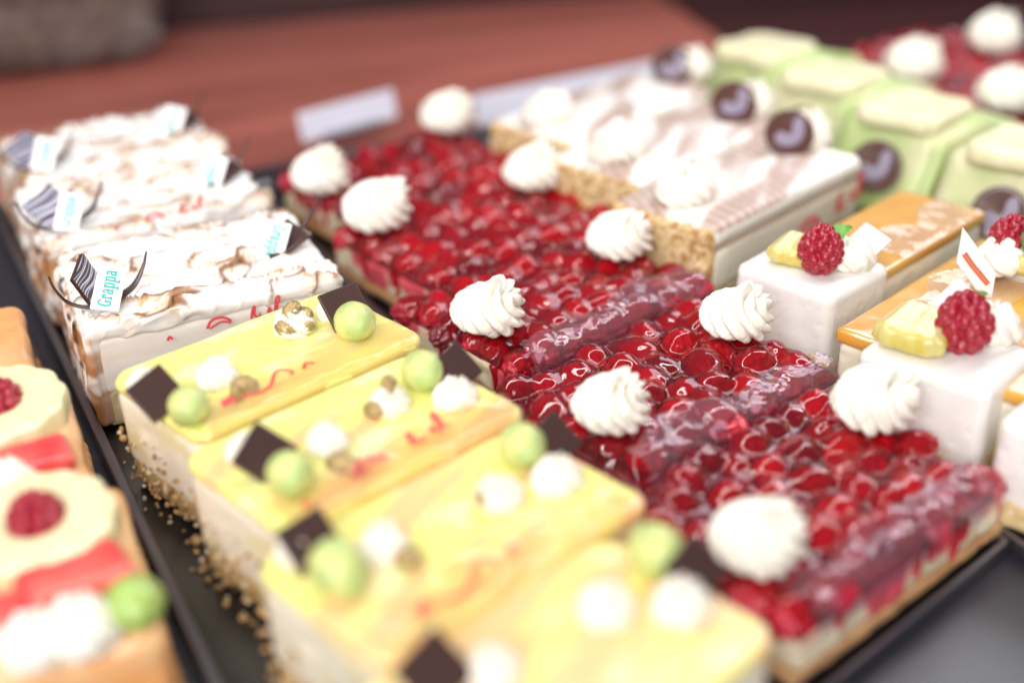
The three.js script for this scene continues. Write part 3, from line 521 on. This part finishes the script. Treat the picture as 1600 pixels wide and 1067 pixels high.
// ------------------------------------------------------------------ mango slices with white caps
const ET = 18 * D2R;
const PINE = softBlock(0.025, 0.0078, 0.019, 0.0034, 0.0007, ([x, y, z], n) => [-0.0006 * n[0] * Math.abs(Math.sin(z * 700)) + n[0] * 0.0004 * noise(x * 90, y * 300, z * 90), n[1] * (0.0004 * noise(x * 40, 2, z * 420) + 0.0007 * fbm(x * 70, 1, z * 70, 2)), z * (0.1 - x * 18) + n[2] * 0.0003 * noise(x * 200, y * 200, z * 200)],
  ([x, y, z]) => mix3([0.78, 0.66, 0.13], [0.85, 0.79, 0.36], clamp(0.5 + 0.7 * noise(x * 30, y * 90, z * 380) + 0.5 * noise(x * 90, y * 60, z * 90))), 0.005);
const pineMat = VC({ roughness: 0.3, clearcoat: 0.6, clearcoatRoughness: 0.15, transmission: 0.3 });
function mangoSlice(label, cx, cz, seed, caps, W = 0.122, Dp = 0.082, capTurn = 0) {
  const t = thing('mango_slice', label, 'cake slice', [cx, 0, cz], ET, 'mango slices with white caps'), R = rng(seed);
  const [sd, sc] = sponge([0.72, 0.58, 0.3], [0.56, 0.38, 0.14]);
  part(t, 'sponge_base', softBlock(W - 0.002, 0.016, Dp - 0.002, 0.002, 0.0013, sd, sc), M.vcRough);
  part(t, 'cream_layer', softBlock(W - 0.002, 0.0175, Dp - 0.002, 0.003, 0.0013, ([x, y, z]) => 0.0008 * fbm(x * 70 + seed, y * 70, z * 70, 3) - 0.0007 * smooth(0.3, 0.6, noise(x * 220, y * 220, z * 220)), ([x, y, z]) => mix3([0.86, 0.83, 0.72], [0.8, 0.74, 0.5], clamp(0.4 + fbm(x * 50, y * 90, z * 50, 3)))), M.vcSatin, [0, 0.0155, 0]);
  part(t, 'mango_glaze', softBlock(W, 0.0062, Dp, 0.0018, 0.0014, ([x, y, z], n) => 0.0005 * fbm(x * 40 + seed, 3, z * 40, 3), ([x, y, z]) => mix3([0.76, 0.42, 0.08], [0.68, 0.3, 0.035], clamp(0.5 + 1.1 * fbm(x * 30 + seed, y * 60, z * 30, 3)))), VC({ roughness: 0.2, clearcoat: 1, clearcoatRoughness: 0.05 }), [0, 0.0325, 0]);
  for (const c of caps) {
    const p = local(t, c.at[0], c.at[1]), [cw, cd, ch] = c.size;
    const cap = part(t, 'white_cap', softBlock(cw, ch, cd, 0.0046, 0.0011, ([x, y, z], n) => (n[1] < 0.5 ? 0.0017 : 0.0012) * fbm(x * 26 + seed, y * 26, z * 26 + cw * 99, 3) - (n[1] < 0.2 ? 0.0005 * smooth(0.1, 0.5, fbm(x * 300 + seed, y * 300, z * 300, 3)) : 0),
      ([x, y, z], n) => mix3([0.87, 0.855, 0.81], [0.8, 0.74, 0.5], n[1] < 0.2 ? 0.7 * smooth(0.1, 0.3, fbm(x * 60, y * 45 + seed, z * 60, 3)) * smooth(0.1, 0.25, fbm(x * 25 + seed, y * 30, z * 25, 2) + 0.15) : 0)), VC({ roughness: 0.34, clearcoat: 0.45, clearcoatRoughness: 0.15 }), [p.x, 0.0006, p.z], [0, (c.turn ?? 0), 0]);
    const [fd, fc] = sponge([0.76, 0.64, 0.36], [0.6, 0.44, 0.19], 280);
    part(t, 'sponge_foot', softBlock(cw + 0.0008, 0.015, cd + 0.0008, 0.003, 0.001, (q, n) => fd(q, n) + 0.0011 * fbm(q[0] * 90, q[1] * 90 + seed, q[2] * 90, 2) - 0.0016 * smooth(0.009, 0.015, q[1] + 0.004 * fbm(q[0] * 120, seed, q[2] * 120, 2)), fc), M.vcRough, [p.x, 0.0002, p.z], [0, c.turn ?? 0, 0]);
    const top = ch + 0.0006;
    for (const [k, wx, wz, s = 1, a = 0, b = 0] of c.decor) {
      const q = local(t, wx, wz);
      if (k === 'pine') part(t, 'pineapple_piece', PINE, pineMat, [q.x, top + 0.0012, q.z], [0.04, a - ET, 0.04], s);
      if (k === 'berry') part(t, 'fresh_raspberry', FRESH, freshMat, [q.x, top + 0.0092 * s + b, q.z], [0.1, a, -0.1 + b * 30], [0.0102 * s, 0.0118 * s, 0.0102 * s]);
      if (k === 'rosette') part(t, 'cream_rosette', KISS, M.cream, [q.x, top - 0.0008, q.z], [0, a, -0.15], [0.0108 * s, 0.0105 * s, 0.0108 * s]);
      if (k === 'mint') part(t, 'mint_leaf', LEAF, M.mint, [q.x, top + 0.006 + b, q.z], [0.5, a, 0.75], s);
      if (k === 'tag') part(t, 'white_chocolate_tag', new RoundedBoxGeometry(0.0205 * s, 0.013 * s, 0.0014, 2, 0.0004), M.white, [q.x, top + 0.006 + b, q.z], [-1.15, a - ET, 0.1]);
    }
  }
  return t;
}
const m1 = mangoSlice('mango slice with a white cap, beside the marbled cream slices', 0.186, 0.0065, 71, [
  { at: [13.65, 2.2], size: [0.045, 0.051, 0.0425], turn: -0.02, decor: [['pine', 13.3, 1.5, 0.95, 0.6], ['berry', 13.35, 3.0, 1.0, 0.4], ['rosette', 14.8, 3.2, 1.05, 0.5], ['mint', 13.7, 2.3, 0.9, -0.4], ['tag', 16.0, 2.8, 1.05, 0.1]] },
], 0.125, 0.046);
const m2 = mangoSlice('mango slice whose white cap carries the sharpest raspberry', 0.182, 0.089, 72, [
  { at: [13.1, 10.95], size: [0.044, 0.053, 0.0425], turn: 0.05, decor: [['pine', 12.5, 9.9, 1.2, 0.5], ['berry', 13.55, 11.2, 1.12, 1.3], ['rosette', 15.1, 11.0, 1.15, 0.2], ['mint', 13.9, 9.9, 0.9, -0.4], ['tag', 15.3, 9.3, 1.35, 0.35]] },
  { at: [22.2, 7.2], size: [0.03, 0.04, 0.0425], turn: 0, decor: [['pine', 21.4, 8.0, 1.0, 0.3], ['berry', 21.0, 6.2, 0.95, 0.4, 0.001], ['rosette', 20.1, 6.7, 1.1, 1.2], ['mint', 20.7, 7.2, 0.95, 1.0, 0.003]] },
]);
const diamond = part(m2, 'white_chocolate_diamond', (() => { const s = new THREE.Shape([[0, -0.018], [0.0066, -0.005], [0, 0.018], [-0.0066, 0.005]].map((p) => new THREE.Vector2(...p))); return new THREE.ExtrudeGeometry(s, { depth: 0.001, bevelEnabled: true, bevelSize: 0.0003, bevelThickness: 0.0003, bevelSegments: 2 }); })(), M.white, [0, 0, 0], [-0.35, -0.45 - ET, 0.12]);
{ const q = local(m2, 18.1, 7.2); diamond.position.set(q.x, 0.0505, q.z); part(diamond, 'orange_print', strand([[-0.003, 0.008, 0.0015], [-0.0014, 0.002, 0.0015], [0.0004, -0.003, 0.0015], [0.0022, -0.008, 0.0015]], 0.0013, 0.0013, 20, 6).scale(1, 1, 1), std({ color: lin(0.75, 0.2, 0.1), roughness: 0.5 }), [0, 0, -0.0004]); }
const m3 = mangoSlice('mango slice cut off by the right edge of the picture', 0.186, 0.168, 73, [
  { at: [13.9, 17.2], size: [0.042, 0.05, 0.0425], turn: 0.04, decor: [['berry', 15.0, 17.2, 1.0, 0.4]] },
], 0.12, 0.064);
[[m1, 'wrinkled clear film folded over the mango glaze beside the marbled slices', 0.022, 0.0238, 0.072], [m2, 'wrinkled clear film folded over the mango glaze behind the sharpest raspberry', 0.012, -0.0105, 0.085]].forEach(([s, label, x, z, w], k) => {
  const t = thing('plastic_film', label, 'film', [s.position.x, 0, s.position.z], ET, 'films between the mango slices');
  part(t, 'sheet', filmGeo(w, k ? [[0.012, 0.0399], [0.004, 0.0401], [-0.006, 0.0405], [-0.016, 0.0412], [-0.026, 0.0425]] : [[0, 0.004], [0, 0.02], [0, 0.034], [-0.002, 0.0398], [-0.012, 0.0404], [-0.024, 0.0415]], (u, v) => 0.0388, 0.0004, k * 7 + 90, 0.35), M.clearFilm, [x, 0, z]);
});
[[m1, 'clear film standing beside the white cap next to the marbled slices', -0.062, 0.03, 0.05], [m2, 'clear film between the two white caps with raspberries', -0.02, -0.0425, 0.078]].forEach(([s, label, x, z, w], k) => {
  const t = thing('plastic_film', label, 'film', [s.position.x, 0, s.position.z], ET, 'films between the mango slices');
  const g = filmGeo(w, [[0, 0.004], [0, 0.016], [-0.0004, 0.03], [-0.0012, k ? 0.045 : 0.026]], null, 0.0003, k * 3 + 70); if (!k) g.rotateY(-1.35);
  const f = part(t, 'sheet', g, M.clearFilm, [x, 0, z]);
});

// ------------------------------------------------------------------ green marzipan slices
function greenSlice(label, cx, cz, seed, coinAt) {
  const W = 0.11, Dp = 0.067, t = thing('green_marzipan_slice', label, 'cake slice', [cx, 0, cz], 14 * D2R, 'green marzipan slices with chocolate coins');
  part(t, 'marzipan_cover', softBlock(W, 0.05, Dp, 0.0085, 0.0022, ([x, y, z], n) => [0.018 * smooth(0.0, 0.05, y) * (0.2 + 0.8 * smooth(0.03, -0.05, x)) + 0.0011 * fbm(x * 40 + seed, y * 40, z * 40, 3), -0.012 * smooth(0.0, 0.055, x) * y / 0.05 - 0.004 * (z / Dp) * (seed % 3 - 1) * y / 0.05, 0.0014 * fbm(x * 30, y * 30 + seed, z * 30, 2)],
    ([x, y, z]) => {                                             // green marzipan under brushed pale cream and cocoa, in streaks
      const c = mix3([0.42, 0.55, 0.2], [0.72, 0.7, 0.44], smooth(-0.3, 0.3, fbm(x * 17 + seed * 3.1, y * 14, z * 18, 3)));
      return mix3(c, [0.4, 0.27, 0.25], 0.35 * smooth(0.1, 0.35, fbm(x * 14 + 7, y * 30 + seed, z * 50, 3)));
    }, 0.01), M.vcSatin);
  const cr = part(t, 'cream_top', softBlock(0.062, 0.011, Dp - 0.017, 0.0045, 0.0018, ([x, y, z]) => 0.0016 * fbm(x * 45 + seed, y * 45, z * 45, 3), ([x, y, z]) => mix3([0.82, 0.78, 0.55], [0.76, 0.72, 0.42], clamp(0.5 + fbm(x * 50, y * 50 + seed, z * 50, 3))), 0.012), M.vcSatin, [-0.012, 0.0452, 0], [0, 0.15, -0.08]);
  if (coinAt) coin(t, [-W / 2 + coinAt[0], coinAt[1], coinAt[2]], [1.25, -1.25 - 14 * D2R + 0.3, 0], 1.2);
  return t;
}
greenSlice('green marzipan slice nearest the mango slices, with a large chocolate coin', 0.3185, -0.0225, 1, [0.0015, 0.031, 0.012]);
greenSlice('green marzipan slice with a pale top, beside the nearest marbled cream slice', 0.3135, -0.1, 2, [0.0015, 0.031, 0.006]);
greenSlice('green marzipan slice beside the middle marbled cream slice', 0.3175, -0.1735, 4, [0.001, 0.03, 0.01]);
greenSlice('green marzipan slice farthest back, near the wooden ledge', 0.32, -0.2465, 6, null);

// ------------------------------------------------------------------ fruit slices at the left edge
const RING = (() => {
  const pr = [[0.0085, 0.0012], [0.0095, 0], [0.023, 0], [0.0245, 0.0016], [0.0245, 0.0075], [0.0228, 0.0098], [0.016, 0.0102], [0.0098, 0.0098], [0.0085, 0.008], [0.0085, 0.0012]].map((p) => new THREE.Vector2(...p));
  let g = new THREE.LatheGeometry(new THREE.SplineCurve(pr).getPoints(60), 96); g.deleteAttribute('uv'); g = mergeVertices(g, 1e-6);
  const p = g.attributes.position;
  for (let i = 0; i < p.count; i++) { const x = p.getX(i), z = p.getZ(i), a = Math.atan2(z, x), r = Math.hypot(x, z), k = 1 + (r > 0.02 ? 0.025 * Math.cos(a * 12) : 0) + 0.01 * noise(a * 9, r * 200, 1); p.setXYZ(i, x * k, p.getY(i) + 0.0003 * noise(a * 30, r * 200, 5), z * k); }
  g.computeVertexNormals();
  return paint(g, ([x, y, z]) => { const a = Math.atan2(z, x), r = Math.hypot(x, z); return mix3([0.78, 0.7, 0.36], [0.84, 0.79, 0.52], clamp(0.5 + 0.7 * noise(Math.cos(a) * 14, Math.sin(a) * 14, r * 60))); });
})();
function fruitSlice(label, cx, cz, seed, ring, jelly, dollop, grape) {
  const W = 0.085, Dp = seed === 6 ? 0.09 : 0.081, t = thing('fruit_slice', label, 'cake slice', [cx, 0, cz], -3 * D2R, 'fruit slices with pineapple rings');
  part(t, 'shortcrust', softBlock(W, 0.0085, Dp - 0.002, 0.003, 0.002, ([x, y, z], n) => 0.0012 * Math.abs(Math.sin(z * 420)) * Math.max(0, Math.abs(n[0])) + 0.0005 * fbm(x * 90, y * 90, z * 90, 2), ([x, y, z]) => mix3([0.7, 0.42, 0.17], [0.5, 0.24, 0.08], clamp(0.5 + fbm(x * 70 + seed, y * 70, z * 70, 3)))), M.vcRough);
  part(t, 'peach_topping', softBlock(W - 0.003, 0.028, Dp - 0.003, 0.006, 0.0018, ([x, y, z]) => 0.0013 * fbm(x * 55 + seed, y * 55, z * 55, 3), ([x, y, z]) => mix3([0.84, 0.36, 0.11], [0.83, 0.52, 0.26], clamp(0.5 + 1.2 * fbm(x * 38 + seed, y * 38, z * 38, 3)))), VC({ roughness: 0.3, clearcoat: 0.6, clearcoatRoughness: 0.15 }), [0, 0.008, 0]);
  const top = 0.0362, a = local(t, ...ring);
  part(t, 'pineapple_ring', RING, M.vcWet, [a.x, top, a.z], [0.1, 0, 0.03]);
  part(t, 'fresh_raspberry', FRESH, freshMat, [a.x, top + 0.0088, a.z], [0.2, 0, 0.1], 0.0098);
  for (const [x, z, s, r] of jelly) { const p = local(t, x, z); part(t, 'red_fruit_piece', softBlock(0.03, 0.008, 0.02, 0.0035, 0.0016, ([u, v, w]) => 0.0008 * fbm(u * 90 + x, v * 90, w * 90, 2), ([u, v, w]) => mix3([0.66, 0.035, 0.04], [0.8, 0.16, 0.12], clamp(0.45 + 1.3 * fbm(u * 70 + z, v * 70, w * 70, 2)))), M.vcWet, [p.x, top - 0.0012, p.z], [0, r, 0], s); }
  for (const [x, z, s] of dollop) { const p = local(t, x, z); part(t, 'cream_dollop', KISS, M.cream, [p.x, top - 0.002, p.z], [0, 1, 0], 0.0108 * s); }
  for (const [x, z, s] of grape) { const p = local(t, x, z); part(t, 'green_grape', EGG, std({ color: lin(0.36, 0.52, 0.12), roughness: 0.25, clearcoat: 0.6 }), [p.x, top + 0.005, p.z], [1.2, 0.4, 0], 0.0078 * s); }
  return t;
}
fruitSlice('fruit slice whose pineapple ring is cut off by the left edge', -0.2135, -0.0135, 5, [-19.75, -2.6], [[-19.3, 1.2, 1, 0.1]], [[-20.2, 2.2, 1]], []);
fruitSlice('front fruit slice with a whole pineapple ring, at the lower left', -0.2095, 0.0735, 6, [-19.6, 5.7], [[-19.0, 8.7, 1.1, 0.2], [-20.6, 9.6, 1, -0.2]], [[-19.3, 11.0, 1.1], [-20.5, 10.9, 1]], [[-17.7, 10.9, 1.1]]);
fruitSlice('peach topped fruit slice behind the pineapple rings at the left edge', -0.219, -0.0955, 7, [-22.3, -9.6], [], [], []);

// ------------------------------------------------------------------ price cards
function card(label, cx, cz, w, h, turn) {
  const t = thing('price_card', label, 'card', [cx, 0, cz], turn);
  const c = part(t, 'card_sheet', new RoundedBoxGeometry(w, h, 0.0012, 1, 0.0004), std({ color: lin(0.68, 0.68, 0.78), roughness: 0.5 }), [0, h / 2 - 0.002, 0], [-0.2, 0, 0]);
  part(t, 'card_foot', new RoundedBoxGeometry(w * 0.6, 0.004, 0.014, 1, 0.001), M.steel, [0, -0.001, 0.002]);
}
card('small blank white price card behind the raspberry slices', 0.069, -0.386, 0.078, 0.02, 14 * D2R);
card('long blank white price card behind the marbled cream slices', 0.222, -0.352, 0.15, 0.021, 3 * D2R);

scene.traverse((o) => { if (o.isMesh) { o.castShadow = o.receiveShadow = true; } });
renderer.render(scene, camera);
